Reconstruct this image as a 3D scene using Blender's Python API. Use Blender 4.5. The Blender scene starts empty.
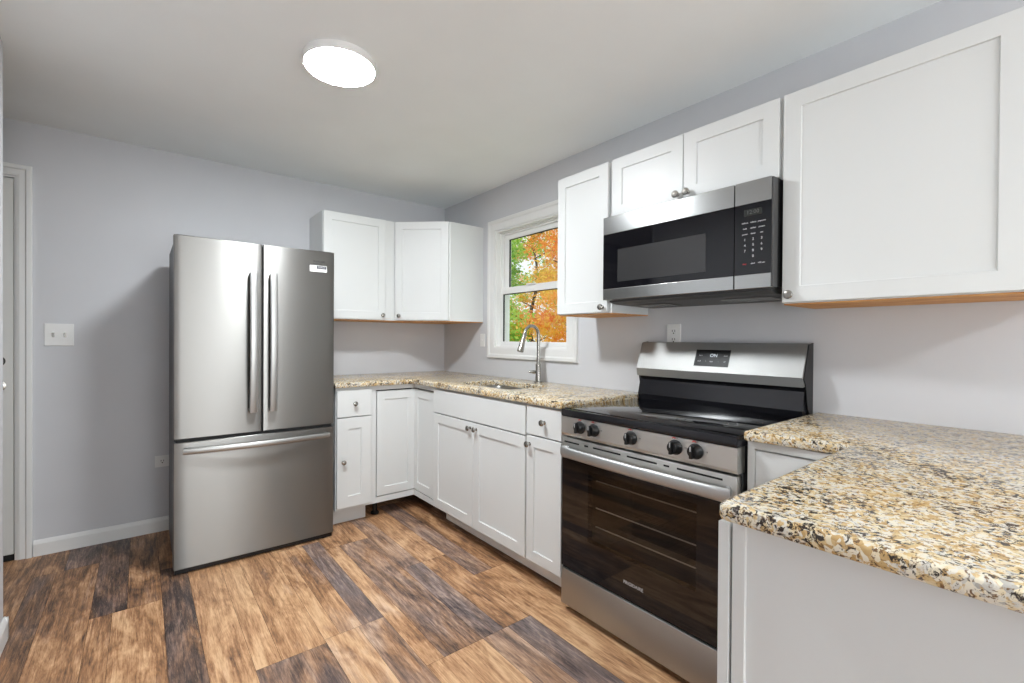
import bpy, bmesh, math, random
from mathutils import Vector, Matrix
random.seed(7)
PI = math.pi
S = bpy.context.scene
COL = S.collection

# ------------------------------------------------------------------ camera
CX, CY, CZ = -2.1286, -3.5237, 1.1996
YAW, PITCH, ROLL, FPX, PX, PY = 0.6608, -0.0068, 0.0065, 460.38, 498.57, 342.25
F = Vector((math.sin(YAW), math.cos(YAW), 0)); R_ = Vector((math.cos(YAW), -math.sin(YAW), 0)); U_ = Vector((0, 0, 1))
F2 = F * math.cos(PITCH) + U_ * math.sin(PITCH); U2 = U_ * math.cos(PITCH) - F * math.sin(PITCH)
R3 = R_ * math.cos(ROLL) + U2 * math.sin(ROLL); U3 = U2 * math.cos(ROLL) - R_ * math.sin(ROLL)
cd = bpy.data.cameras.new('camera'); cam = bpy.data.objects.new('camera', cd); COL.objects.link(cam)
cam.matrix_world = Matrix(((R3.x, U3.x, -F2.x, CX), (R3.y, U3.y, -F2.y, CY), (R3.z, U3.z, -F2.z, CZ), (0, 0, 0, 1)))
cd.sensor_width = 36; cd.sensor_fit = 'HORIZONTAL'; cd.lens = FPX * 36 / 1024
cd.shift_x = (512 - PX) / 1024; cd.shift_y = (PY - 341.5) / 1024
cd.clip_start = 0.02; cd.clip_end = 200
S.camera = cam

# ------------------------------------------------------------------ world, exposure
S.view_settings.view_transform = 'Standard'; S.view_settings.look = 'None'
S.view_settings.gamma = 1; S.view_settings.use_curve_mapping = False
S.view_settings.exposure = 0.08
S.cycles.max_bounces = 14; S.cycles.diffuse_bounces = 9; S.cycles.transparent_max_bounces = 12
W = bpy.data.worlds.new('sky'); S.world = W; W.use_nodes = True
bg = W.node_tree.nodes['Background']; bg.inputs[0].default_value = (0.93, 0.97, 1.0, 1); bg.inputs[1].default_value = 1.15
LAMP_POWER = 41.0      # radiant power of each flush ceiling light
# unseen area lights added behind the camera to fill the kitchen and ceiling
def fill_light(name, loc, rot, sx, sy, power, color=(.94, .975, 1)):
    ld = bpy.data.lights.new(name, 'AREA'); ld.shape = 'RECTANGLE'; ld.size = sx; ld.size_y = sy; ld.energy = power; ld.color = color
    o = bpy.data.objects.new(name, ld); COL.objects.link(o); o.location = loc; o.rotation_euler = rot; return o
sun = bpy.data.lights.new('sun', 'SUN'); sun.energy = 2.2; sun.angle = math.radians(3); sun.color = (1, .95, .86)
so = bpy.data.objects.new('sun', sun); COL.objects.link(so); so.rotation_euler = Vector((.7, -.25, -.62)).to_track_quat('-Z', 'Y').to_euler(); so.location = (-8, 4, 12)
fill_light('rear_fill_light', (-1.4, -7.15, 1.15), (math.radians(90 + 42), 0, 0), 1.75, 1.9, 78)  # added fill by the rear opening, tilted up to brighten the ceiling
fill_light('side_fill_light', (-2.5, -4.9, 1.35), (math.radians(90 + 38), 0, math.radians(-90)), 1.5, 1.2, 16)  # added fill in front of the left wall, which has no window

# ------------------------------------------------------------------ materials
def lin(r, g, b):
    f = lambda c: (c / 255) / 12.92 if c / 255 <= .04045 else ((c / 255 + .055) / 1.055) ** 2.4
    return (f(r), f(g), f(b), 1)

def mat(name, color=(200, 200, 200), rough=.5, metal=0.0, coat=0.0, aniso=None, spec=None):
    m = bpy.data.materials.new(name); m.use_nodes = True
    b = m.node_tree.nodes['Principled BSDF']
    b.inputs['Base Color'].default_value = lin(*color); b.inputs['Roughness'].default_value = rough
    b.inputs['Metallic'].default_value = metal; b.inputs['Coat Weight'].default_value = coat
    if spec is not None: b.inputs['Specular IOR Level'].default_value = spec
    if aniso is not None:
        t = m.node_tree.nodes.new('ShaderNodeTangent'); t.direction_type = 'RADIAL'; t.axis = 'Z'
        m.node_tree.links.new(t.outputs[0], b.inputs['Tangent'])
        b.inputs['Anisotropic'].default_value = aniso; b.inputs['Anisotropic Rotation'].default_value = .25
    return m

def nodes(m):
    nt = m.node_tree; return nt, nt.nodes, nt.links, nt.nodes['Principled BSDF']

def noise(nt, scale, vec=None, detail=3, rough=.5, dist=0):
    n = nt.nodes.new('ShaderNodeTexNoise'); n.inputs['Scale'].default_value = scale
    n.inputs['Detail'].default_value = detail; n.inputs['Roughness'].default_value = rough
    n.inputs['Distortion'].default_value = dist
    if vec is not None: nt.links.new(vec, n.inputs['Vector'])
    return n

def ramp(nt, src, stops):
    r = nt.nodes.new('ShaderNodeValToRGB'); e = r.color_ramp.elements
    while len(e) < len(stops): e.new(.5)
    for k, (p, c) in enumerate(stops): e[k].position = p; e[k].color = c
    nt.links.new(src, r.inputs[0]); return r

def mixc(nt, a, b, fac, mode='MIX'):
    n = nt.nodes.new('ShaderNodeMix'); n.data_type = 'RGBA'; n.blend_type = mode
    for sock, v in ((n.inputs[0], fac), (n.inputs[6], a), (n.inputs[7], b)):
        if hasattr(v, 'node'): nt.links.new(v, sock)
        else: sock.default_value = v
    return n.outputs[2]

def painted(name, color, rough, bump=.02, scale=300, tint=4):
    m = mat(name, color, rough); nt, N, L, b = nodes(m)
    tc = N.new('ShaderNodeTexCoord')
    n = noise(nt, 2.5, tc.outputs['Object'], 3)
    c2 = tuple(max(0, c - tint) for c in color)
    r = ramp(nt, n.outputs[0], [(.3, lin(*c2)), (.7, lin(*color))]); L.new(r.outputs[0], b.inputs['Base Color'])
    n2 = noise(nt, scale, tc.outputs['Object'], 2)
    bp = N.new('ShaderNodeBump'); bp.inputs['Strength'].default_value = bump; bp.inputs['Distance'].default_value = .002
    L.new(n2.outputs[0], bp.inputs['Height']); L.new(bp.outputs[0], b.inputs['Normal'])
    return m

M_wall = painted('wall_paint', (202, 203, 206), .75, .08)
M_ceil = painted('ceiling_paint', (240, 243, 243), .9, .08, 200)
M_trim = painted('trim_paint', (226, 226, 224), .4, .01)
M_door = painted('door_paint', (218, 218, 214), .45, .01)
M_cab = painted('cabinet_paint', (215, 217, 216), .38, .01, 500, 2)
M_frame = painted('cabinet_frame_paint', (208, 209, 207), .45, .01, 500, 2)
M_vinyl = mat('white_vinyl', (232, 232, 230), .35)
M_plastic = mat('white_plastic', (226, 226, 224), .35)
M_black = mat('black_plastic', (14, 14, 15), .4)
M_dark = mat('dark_rubber', (22, 22, 22), .7)
M_slot = mat('dark_slot', (20, 20, 20), .8)
M_nickel = mat('brushed_nickel', (165, 162, 156), .25, 1.0)
M_chrome = mat('polished_steel', (205, 205, 205), .12, 1.0)
M_darkgrey = mat('grey_painted_steel', (74, 74, 74), .45, .3)
M_gap = mat('gasket', (20, 20, 21), .6)

def steel(name, color, rough, aniso, vertical_grain=False):
    m = mat(name, color, rough, 1.0, aniso=aniso); nt, N, L, b = nodes(m)
    tc = N.new('ShaderNodeTexCoord'); mp = N.new('ShaderNodeMapping')
    mp.inputs['Scale'].default_value = (3, 3, 900)
    L.new(tc.outputs['Object'], mp.inputs[0]); n = noise(nt, 1.0, mp.outputs[0], 2)
    mr = N.new('ShaderNodeMapRange'); mr.inputs[3].default_value = rough - .04; mr.inputs[4].default_value = rough + .05
    L.new(n.outputs[0], mr.inputs[0]); L.new(mr.outputs[0], b.inputs['Roughness'])
    return m
M_steel = steel('stainless_steel', (134, 133, 130), .36, .9)
M_steel2 = steel('stainless_steel_range', (172, 173, 172), .22, .5)
M_steelp = steel('stainless_steel_panel', (206, 205, 201), .42, .2)
M_steel3 = steel('stainless_steel_handle', (186, 187, 187), .46, 0.0)
M_steelsink = mat('sink_steel', (170, 170, 168), .3, 1.0)

M_blackglass = mat('black_glass', (9, 9, 12), .04, 0, spec=.6)
M_cooktop = mat('ceramic_glass', (9, 9, 11), .06, 0, spec=.8)
M_mwglass = mat('microwave_glass', (13, 13, 18), .06, spec=.5)
M_mwwin = mat('microwave_window', (52, 52, 53), .18, spec=.5)
M_enamel = mat('black_enamel', (26, 26, 30), .22, spec=.5)
M_burner = mat('burner_ring', (60, 60, 66), .12)
M_cavity = mat('oven_cavity', (42, 34, 28), .55)
M_rack = mat('rack_wire', (225, 222, 215), .35, .2)

def emis(name, color, strength):
    m = bpy.data.materials.new(name); m.use_nodes = True; nt = m.node_tree
    nt.nodes.remove(nt.nodes['Principled BSDF']); e = nt.nodes.new('ShaderNodeEmission')
    e.inputs[0].default_value = color; e.inputs[1].default_value = strength
    nt.links.new(e.outputs[0], nt.nodes['Material Output'].inputs[0]); return m
M_lamp = emis('lamp_diffuser', (.92, .965, 1, 1), LAMP_POWER / (PI * PI * .14 ** 2))
M_led = emis('led_display', (.85, .93, 1, 1), .9)
M_print = mat('pale_print', (190, 190, 190), .5)
M_print_dim = mat('dim_print', (62, 64, 62), .5)
M_print_dark = mat('dark_print', (60, 60, 60), .5)
M_red = mat('red_mark', (190, 40, 40), .4)

def glass_mat(name, tint, refl_tint=(1, 1, 1, 1), ior=1.45, rough=.0):
    m = bpy.data.materials.new(name); m.use_nodes = True; nt = m.node_tree; N = nt.nodes; L = nt.links
    N.remove(N['Principled BSDF'])
    t = N.new('ShaderNodeBsdfTransparent'); t.inputs[0].default_value = tint
    g = N.new('ShaderNodeBsdfGlossy'); g.inputs['Color'].default_value = refl_tint; g.inputs['Roughness'].default_value = rough
    f = N.new('ShaderNodeFresnel'); f.inputs[0].default_value = ior
    ge = N.new('ShaderNodeNewGeometry'); iv = N.new('ShaderNodeMath'); iv.operation = 'SUBTRACT'; iv.inputs[0].default_value = 1; L.new(ge.outputs['Backfacing'], iv.inputs[1])
    mu = N.new('ShaderNodeMath'); mu.operation = 'MULTIPLY'; L.new(f.outputs[0], mu.inputs[0]); L.new(iv.outputs[0], mu.inputs[1])
    mx = N.new('ShaderNodeMixShader'); L.new(mu.outputs[0], mx.inputs[0]); L.new(t.outputs[0], mx.inputs[1]); L.new(g.outputs[0], mx.inputs[2])
    L.new(mx.outputs[0], N['Material Output'].inputs[0]); return m
M_winglass = glass_mat('window_glass', (.95, .97, .96, 1))
M_ovenglass = glass_mat('oven_glass', (.6, .57, .54, 1), ior=1.5, rough=.02)

# ---- granite
def granite():
    m = mat('granite', (210, 190, 150), .17, spec=.5); nt, N, L, b = nodes(m)
    tc = N.new('ShaderNodeTexCoord'); o = tc.outputs['Object']
    warp = noise(nt, 40, o, 2)
    ad = N.new('ShaderNodeMix'); ad.data_type = 'VECTOR'; ad.inputs[0].default_value = .02
    L.new(o, ad.inputs[4]); L.new(warp.outputs['Color'], ad.inputs[5]); v = ad.outputs[1]
    patch = noise(nt, 17, v, 3, .6)                              # drifts between white, gold and grey zones
    vo = N.new('ShaderNodeTexVoronoi'); vo.inputs['Scale'].default_value = 140; L.new(v, vo.inputs['Vector'])
    sep = N.new('ShaderNodeSeparateColor'); L.new(vo.outputs['Color'], sep.inputs[0])
    q = N.new('ShaderNodeMath'); q.operation = 'MULTIPLY_ADD'; q.inputs[1].default_value = .9; L.new(patch.outputs[0], q.inputs[0])
    q2 = N.new('ShaderNodeMath'); q2.operation = 'MULTIPLY_ADD'; q2.inputs[1].default_value = .55; q2.inputs[2].default_value = -.22
    L.new(sep.outputs[0], q2.inputs[0]); L.new(q2.outputs[0], q.inputs[2])
    base = ramp(nt, q.outputs[0], [(.20, lin(180, 146, 96)), (.34, lin(208, 180, 130)), (.45, lin(220, 204, 168)), (.58, lin(226, 218, 198)), (.74, lin(214, 210, 200)), (.9, lin(170, 166, 158))])
    def spots(sc, det, ro, dist, lo, hi, vec=v):
        n = noise(nt, sc, vec, det, ro, dist)
        return ramp(nt, n.outputs[0], [(lo, (0, 0, 0, 1)), (hi, (1, 1, 1, 1))]).outputs[0]
    c = mixc(nt, base.outputs[0], lin(192, 162, 116), spots(74, 4, .65, .3, .575, .64))
    c = mixc(nt, c, lin(116, 90, 64), spots(95, 4, .7, .4, .57, .61))
    n2 = noise(nt, 84, v, 5, .75, .5); n3 = noise(nt, 13, v, 3, .6)
    a = N.new('ShaderNodeMath'); a.operation = 'MULTIPLY_ADD'; a.inputs[1].default_value = .34
    L.new(n3.outputs[0], a.inputs[0]); L.new(n2.outputs[0], a.inputs[2])
    blk = ramp(nt, a.outputs[0], [(.712, (0, 0, 0, 1)), (.75, (1, 1, 1, 1))])
    c = mixc(nt, c, lin(50, 42, 38), blk.outputs[0])
    c = mixc(nt, c, lin(92, 84, 84), spots(150, 2, .5, 0, .66, .70))
    L.new(c, b.inputs['Base Color']); return m
M_granite = granite()

# ---- raw plywood under the wall cabinets
def wood_raw():
    m = mat('raw_wood', (206, 150, 88), .6); nt, N, L, b = nodes(m)
    tc = N.new('ShaderNodeTexCoord'); mp = N.new('ShaderNodeMapping'); mp.inputs['Scale'].default_value = (30, 3, 3)
    L.new(tc.outputs['Object'], mp.inputs[0]); n = noise(nt, 2, mp.outputs[0], 4, .6, .6)
    r = ramp(nt, n.outputs[0], [(.35, lin(184, 120, 60)), (.65, lin(222, 170, 108))]); L.new(r.outputs[0], b.inputs['Base Color']); return m
M_raw = wood_raw()

# ---- plank floor: tone, greyness and offset come from a per-plank colour attribute
def floor_mat():
    m = mat('vinyl_plank', (160, 120, 80), .42, spec=.4); nt, N, L, b = nodes(m)
    at = N.new('ShaderNodeAttribute'); at.attribute_name = 'plank'
    sp = N.new('ShaderNodeSeparateColor'); L.new(at.outputs['Color'], sp.inputs[0])
    tone, grey, rnd = sp.outputs[0], sp.outputs[1], sp.outputs[2]
    tc = N.new('ShaderNodeTexCoord')
    off = N.new('ShaderNodeCombineXYZ')
    mu = N.new('ShaderNodeMath'); mu.operation = 'MULTIPLY'; mu.inputs[1].default_value = 37; L.new(rnd, mu.inputs[0])
    L.new(mu.outputs[0], off.inputs[0]); L.new(mu.outputs[0], off.inputs[1])
    va = N.new('ShaderNodeVectorMath'); va.operation = 'ADD'; L.new(tc.outputs['Object'], va.inputs[0]); L.new(off.outputs[0], va.inputs[1])
    def mapped(sc):
        mp = N.new('ShaderNodeMapping'); mp.inputs['Scale'].default_value = sc; L.new(va.outputs[0], mp.inputs[0]); return mp.outputs[0]
    big = noise(nt, 1, mapped((9, 2.4, 1)), 4, .62, 1.3)         # cloudy change of tone along a plank
    grain = noise(nt, 1, mapped((80, 4.5, 1)), 5, .7, 1.0)       # long fibres
    fine = noise(nt, 1, mapped((300, 24, 1)), 3, .7)
    def madd(x, k, y):
        q = N.new('ShaderNodeMath'); q.operation = 'MULTIPLY_ADD'; L.new(x, q.inputs[0]); q.inputs[1].default_value = k
        if hasattr(y, 'node'): L.new(y, q.inputs[2])
        else: q.inputs[2].default_value = y
        return q.outputs[0]
    ring = noise(nt, 1, mapped((11, .9, 1)), 2, .5, .4)          # contour lines of a slow noise read as cathedral figure
    rm = N.new('ShaderNodeMath'); rm.operation = 'MULTIPLY'; rm.inputs[1].default_value = 58; L.new(ring.outputs[0], rm.inputs[0])
    sn = N.new('ShaderNodeMath'); sn.operation = 'SINE'; L.new(rm.outputs[0], sn.inputs[0])
    t = madd(big.outputs[0], 1.3, madd(grain.outputs[0], 1.0, madd(fine.outputs[0], .6, madd(sn.outputs[0], .05, madd(tone, .66, -1.32)))))
    warm = ramp(nt, t, [(0.0, lin(214, 176, 136)), (.2, lin(192, 149, 110)), (.42, lin(154, 112, 78)), (.65, lin(104, 76, 56)), (.92, lin(52, 40, 35))])
    cool = ramp(nt, t, [(0.0, lin(214, 198, 184)), (.3, lin(172, 154, 144)), (.6, lin(118, 104, 102)), (.95, lin(62, 54, 56))])
    g2 = noise(nt, 1, mapped((14, 3, 1)), 3, .6, .6)
    gf = madd(g2.outputs[0], 1.6, madd(grey, 1.15, -1.05))
    cl = N.new('ShaderNodeClamp'); L.new(gf, cl.inputs[0])
    c = mixc(nt, warm.outputs[0], cool.outputs[0], cl.outputs[0])
    # pale cerused pores, strongest on the dark boards
    pore = noise(nt, 1, mapped((150, 9, 1)), 5, .8, 2.2)
    pr = ramp(nt, pore.outputs[0], [(.56, (0, 0, 0, 1)), (.66, (1, 1, 1, 1))])
    pm = N.new('ShaderNodeMath'); pm.operation = 'MULTIPLY'; L.new(pr.outputs[0], pm.inputs[0]); L.new(madd(tone, .38, .04), pm.inputs[1])
    c = mixc(nt, c, lin(214, 186, 156), pm.outputs[0])
    L.new(c, b.inputs['Base Color'])
    bp = N.new('ShaderNodeBump'); bp.inputs['Strength'].default_value = .15; bp.inputs['Distance'].default_value = .001
    L.new(grain.outputs[0], bp.inputs['Height']); L.new(bp.outputs[0], b.inputs['Normal'])
    return m
M_floor = floor_mat()
M_seam = mat('plank_seam', (70, 52, 40), .7)

# ------------------------------------------------------------------ mesh helpers
class Fr:
    """local frame: u along the face, n out of the face, z up"""
    def __init__(s, o, u, n): s.o = Vector(o); s.u = Vector(u); s.n = Vector(n)
    def p(s, u, n, z): return s.o + s.u * u + s.n * n + Vector((0, 0, z))
RW = Fr((0, 0, 0), (0, -1, 0), (-1, 0, 0))       # right wall: u = distance from the corner, n = out of the wall
BW = Fr((0, 0, 0), (1, 0, 0), (0, -1, 0))        # back wall: u = x (negative)
WD = Fr((0, 0, 0), (1, 0, 0), (0, 1, 0))         # plain world axes

def new(): return bmesh.new()

def box(bm, fr, u0, u1, n0, n1, z0, z1, bev=0, seg=2):
    vs = [bm.verts.new(fr.p(u, n, z)) for z in (z0, z1) for n in (n0, n1) for u in (u0, u1)]
    fs = [(0, 1, 3, 2), (4, 5, 7, 6), (0, 1, 5, 4), (2, 3, 7, 6), (0, 2, 6, 4), (1, 3, 7, 5)]
    faces = [bm.faces.new([vs[i] for i in f]) for f in fs]
    bmesh.ops.recalc_face_normals(bm, faces=faces)
    if bev:
        es = list({e for f in faces for e in f.edges})
        bmesh.ops.bevel(bm, geom=es, offset=bev, segments=seg, affect='EDGES', profile=.5)

def prism(bm, fr, poly, u0, u1):
    """polygon in (n, z) swept along u"""
    a = [bm.verts.new(fr.p(u0, n, z)) for n, z in poly]; b = [bm.verts.new(fr.p(u1, n, z)) for n, z in poly]
    k = len(poly); fs = [bm.faces.new(a), bm.faces.new(b[::-1])]
    fs += [bm.faces.new([a[i], a[(i + 1) % k], b[(i + 1) % k], b[i]]) for i in range(k)]
    bmesh.ops.recalc_face_normals(bm, faces=fs)

def tube(bm, pts, rad, seg=16, caps=True, flat=None):
    """round tube through points; rad a number or list; flat=(a,b) scales the section"""
    pts = [Vector(p) for p in pts]; n = len(pts)
    rad = rad if isinstance(rad, (list, tuple)) else [rad] * n
    rings = []; up = None
    for i in range(n):
        t = (pts[min(i + 1, n - 1)] - pts[max(i - 1, 0)]).normalized()
        if up is None:
            up = Vector((0, 0, 1)) if abs(t.z) < .9 else Vector((1, 0, 0))
        s = t.cross(up).normalized(); up = s.cross(t).normalized()
        fa, fb = flat if flat else (1, 1)
        rings.append([bm.verts.new(pts[i] + (s * math.cos(2 * PI * k / seg) * fa + up * math.sin(2 * PI * k / seg) * fb) * rad[i]) for k in range(seg)])
    fs = []
    for a, b in zip(rings, rings[1:]):
        fs += [bm.faces.new([a[k], a[(k + 1) % seg], b[(k + 1) % seg], b[k]]) for k in range(seg)]
    if caps: fs += [bm.faces.new(rings[0]), bm.faces.new(rings[-1][::-1])]
    bmesh.ops.recalc_face_normals(bm, faces=fs)

def lathe(bm, o, ax, prof, seg=32):
    """profile of (radius, height along ax) revolved about the axis through o"""
    o = Vector(o); ax = Vector(ax).normalized()
    a = Vector((0, 0, 1)) if abs(ax.z) < .9 else Vector((1, 0, 0))
    s = ax.cross(a).normalized(); t = ax.cross(s)
    rings = [[bm.verts.new(o + ax * h + (s * math.cos(2 * PI * k / seg) + t * math.sin(2 * PI * k / seg)) * max(r, 1e-5)) for k in range(seg)] for r, h in prof]
    fs = []
    for p, q in zip(rings, rings[1:]):
        fs += [bm.faces.new([p[k], p[(k + 1) % seg], q[(k + 1) % seg], q[k]]) for k in range(seg)]
    fs += [bm.faces.new(rings[0]), bm.faces.new(rings[-1][::-1])]
    bmesh.ops.recalc_face_normals(bm, faces=fs)

def outline(bm, pts, z0, z1, bev=0, holes=None, seg=3):
    """extruded plan outline"""
    a = [bm.verts.new((x, y, z0)) for x, y in pts]; b = [bm.verts.new((x, y, z1)) for x, y in pts]; k = len(pts)
    fs = [bm.faces.new(a[::-1]), bm.faces.new(b)]
    sd = [bm.faces.new([a[i], a[(i + 1) % k], b[(i + 1) % k], b[i]]) for i in range(k)]
    bmesh.ops.recalc_face_normals(bm, faces=fs + sd)
    if bev:
        es = [e for f in fs for e in f.edges]
        bmesh.ops.bevel(bm, geom=list(set(es)), offset=bev, segments=seg, affect='EDGES', profile=.5)
        bmesh.ops.recalc_face_normals(bm, faces=bm.faces[:])

def obj(name, bm, m, parent=None, smooth=False, label=None, at=None):
    me = bpy.data.meshes.new(name)
    off = Vector((0, 0, 0))
    if parent is not None:
        q = parent
        while q is not None: off += q.location; q = q.parent
    elif at is not None: off = Vector(at)
    for v in bm.verts: v.co -= off
    bm.to_mesh(me); bm.free()
    ms = m if isinstance(m, (list, tuple)) else [m]
    for x in ms: me.materials.append(x)
    if smooth: 
        for p in me.polygons: p.use_smooth = True
        try: me.set_sharp_from_angle(angle=math.radians(38))
        except Exception: pass
    o = bpy.data.objects.new(name, me); COL.objects.link(o)
    if parent is not None: o.parent = parent
    elif at is not None: o.location = at
    if label: o['label'] = label
    return o

def thing(name, label, cat, loc, group=None):
    o = bpy.data.objects.new(name, None); COL.objects.link(o); o.location = loc; o.empty_display_size = .1
    o['label'] = label; o['category'] = cat
    if group: o['group'] = group
    return o

def struct(name, bm, m, parent=None, smooth=False):
    o = obj(name, bm, m, parent, smooth)
    if parent is None: o['kind'] = 'structure'
    return o

def text_mesh(name, body, size, fr_o, u, v, m, parent, ext=.0003, align='CENTER', bold=0.0):
    """raised lettering: u = reading direction, v = up direction"""
    cu = bpy.data.curves.new(name, 'FONT'); cu.body = body; cu.size = size; cu.align_x = align; cu.align_y = 'CENTER'
    cu.extrude = ext; cu.resolution_u = 3; cu.offset = bold
    tmp = bpy.data.objects.new('tmp_text', cu); COL.objects.link(tmp)
    bpy.context.view_layer.update()
    me = bpy.data.meshes.new_from_object(tmp.evaluated_get(bpy.context.evaluated_depsgraph_get()))
    bpy.data.objects.remove(tmp, do_unlink=True); bpy.data.curves.remove(cu)
    u = Vector(u).normalized(); v = Vector(v).normalized(); n = u.cross(v); o = Vector(fr_o)
    off = Vector((0, 0, 0)); q = parent
    while q is not None: off += q.location; q = q.parent
    for p in me.vertices: p.co = o + u * p.co.x + v * p.co.y + n * p.co.z - off
    me.materials.clear(); me.materials.append(m)
    ob = bpy.data.objects.new(name, me); COL.objects.link(ob); ob.parent = parent
    return ob

# ------------------------------------------------------------------ the room
H = 2.35; XL = -2.556; YE = -.90; YR = -7.2; XH = -3.75
b = new()
box(b, WD, XH - .1, .12, YR - .1, .12, -.12, -.004); o = struct('floor_base', b, M_seam); o.name = 'floor'
# planks: (x0, x1) columns of 0.25 m boards, each board two printed strips; tone, greyness per strip
def plank_mesh():
    vs = []; fs = []; cols = []
    def add(x0, x1, y0, y1, tone, grey):
        g = .0006; i = len(vs)
        vs.extend([(x0 + g, y1 + g, 0), (x1 - g, y1 + g, 0), (x1 - g, y0 - g, 0), (x0 + g, y0 - g, 0)])
        fs.append((i, i + 1, i + 2, i + 3)); cols.append((tone, grey, random.random(), 1))
    X = [-2.80, -2.55, -2.30, -2.05, -1.80, -1.55, -1.30, -1.045, -.79, -.55]
    spec = {
        0: [(0, -.95, [(0, 1, .5, .2)]), (-.95, -2.15, [(0, 1, .35, .1)])],
        1: [(0, -.31, [(0, .45, .5, .1), (.45, 1, .85, .7)]), (-.31, -1.53, [(0, .35, .65, .3), (.35, 1, .48, .15)])],
        2: [(0, -.93, [(0, .5, .85, .5), (.5, 1, .52, .2)]), (-.93, -2.15, [(0, .3, .42, .1), (.3, 1, .28, .05)])],
        3: [(0, -.60, [(0, 1, .55, .2)]), (-.60, -1.82, [(0, .45, .9, .45), (.45, 1, .22, .05)])],
        4: [(0, -.47, [(0, 1, .35, .1)]), (-.47, -1.69, [(0, .35, .1, 0), (.35, 1, .24, .08)]), (-1.69, -2.9, [(0, 1, .68, .55)])],
        5: [(0, -.745, [(0, 1, .22, .05)]), (-.745, -1.665, [(0, .25, .18, .1), (.25, .62, .34, .3), (.62, 1, .7, .85)]), (-1.665, -2.7, [(0, .55, .2, .35), (.55, 1, .42, .5)])],
        6: [(0, -.87, [(0, 1, .24, .03)]), (-.87, -2.04, [(0, .3, .22, .15), (.3, 1, .62, .5)]), (-2.04, -3.2, [(0, 1, .12, 0)])],
        7: [(0, -.55, [(0, 1, .35, .2)]), (-.55, -1.33, [(0, .4, .45, .5), (.4, 1, .3, .1)]), (-1.33, -2.04, [(0, .42, .66, .85), (.42, 1, .4, .1)]), (-2.04, -3.2, [(0, .5, .5, .55), (.5, 1, .74, .95)])],
        8: [(0, -.42, [(0, 1, .3, .1)]), (-.42, -1.61, [(0, .48, .6, .65), (.48, 1, .42, .15)]), (-1.61, -2.8, [(0, 1, .2, 0)])],
    }
    for ci in range(len(X) - 1):
        x0, x1 = X[ci], X[ci + 1]; last = 0
        for (ya, yb, st) in spec[ci]:
            for (a, c, t, g) in st: add(x0 + (x1 - x0) * a, x0 + (x1 - x0) * c, ya, yb, t, g)
            last = yb
        y = last
        while y > YR:
            y2 = max(y - 1.22, YR); t = random.choice([.15, .25, .4, .55, .75]); add(x0, x1, y, y2, t, random.random() * .7); y = y2
    xs = [-.55 + .25 * k for k in range(1, 3)]; xs = [-.55] + xs + [0]
    more = [(xs[k], xs[k + 1]) for k in range(len(xs) - 1)]
    x = -2.80
    while x > XH: more.append((max(x - .25, XH), x)); x -= .25
    for (x0, x1) in more:
        y = 0; y2 = -random.uniform(.2, 1.2)
        while y > YR:
            add(x0, x1, y, y2, random.choice([.15, .25, .4, .55, .75]), random.random() * .6); y = y2; y2 = max(y - 1.22, YR)
    me = bpy.data.meshes.new('planks'); me.from_pydata(vs, [], fs)
    ca = me.color_attributes.new('plank', 'FLOAT_COLOR', 'CORNER')
    k = 0
    for p, c in zip(me.polygons, cols):
        for li in p.loop_indices: ca.data[li].color = c
    me.materials.append(M_floor)
    ob = bpy.data.objects.new('planks', me); COL.objects.link(ob); ob.parent = o
plank_mesh()

b = new(); box(b, WD, XH - .1, .12, YR - .1, .12, H, H + .1); struct('ceiling', b, M_ceil)
b = new()   # back wall with the entry doorway cut out
box(b, WD, -2.66, .12, 0, .12, 0, H); box(b, WD, -3.56, -2.66, 0, .12, 2.05, H); box(b, WD, XH - .1, -3.56, 0, .12, 0, H)
struct('wall_back', b, M_wall)
# right wall with the window opening
WY0, WY1, WZ0, WZ1 = .745, 1.505, 1.14, 2.015
b = new()
box(b, RW, 0, WY0, -.12, 0, 0, H); box(b, RW, WY1, -YR, -.12, 0, 0, H); box(b, RW, WY0, WY1, -.12, 0, 0, WZ0); box(b, RW, WY0, WY1, -.12, 0, WZ1, H)
struct('wall_right', b, M_wall)
b = new(); box(b, WD, XL - .11, XL, YR, YE, 0, H); struct('wall_left', b, M_wall)
b = new(); box(b, WD, XH - .1, XH, YR, 0, 0, H); struct('wall_hall', b, M_wall)
b = new()
box(b, WD, XH, -2.3, YR - .1, YR, 0, H); box(b, WD, -.5, .0, YR - .1, YR, 0, H); box(b, WD, -2.3, -.5, YR - .1, YR, 2.05, H)
struct('wall_rear', b, M_wall)
# baseboards
def baseboard(name, fr, u0, u1):
    b = new(); prism(b, fr, [(0, 0), (.014, 0), (.014, .066), (.009, .078), (.004, .086), (0, .086)], u0, u1); return struct(name, b, M_trim)
baseboard('baseboard_back', BW, -2.588, -1.17)
LWf = Fr((XL, 0, 0), (0, 1, 0), (1, 0, 0))
baseboard('baseboard_left', LWf, YR + .01, YE + .012)
baseboard('baseboard_left_end', Fr((0, YE, 0), (1, 0, 0), (0, 1, 0)), XL - .11, XL + .014)
baseboard('baseboard_right', RW, 3.82, -YR - .01)

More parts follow.
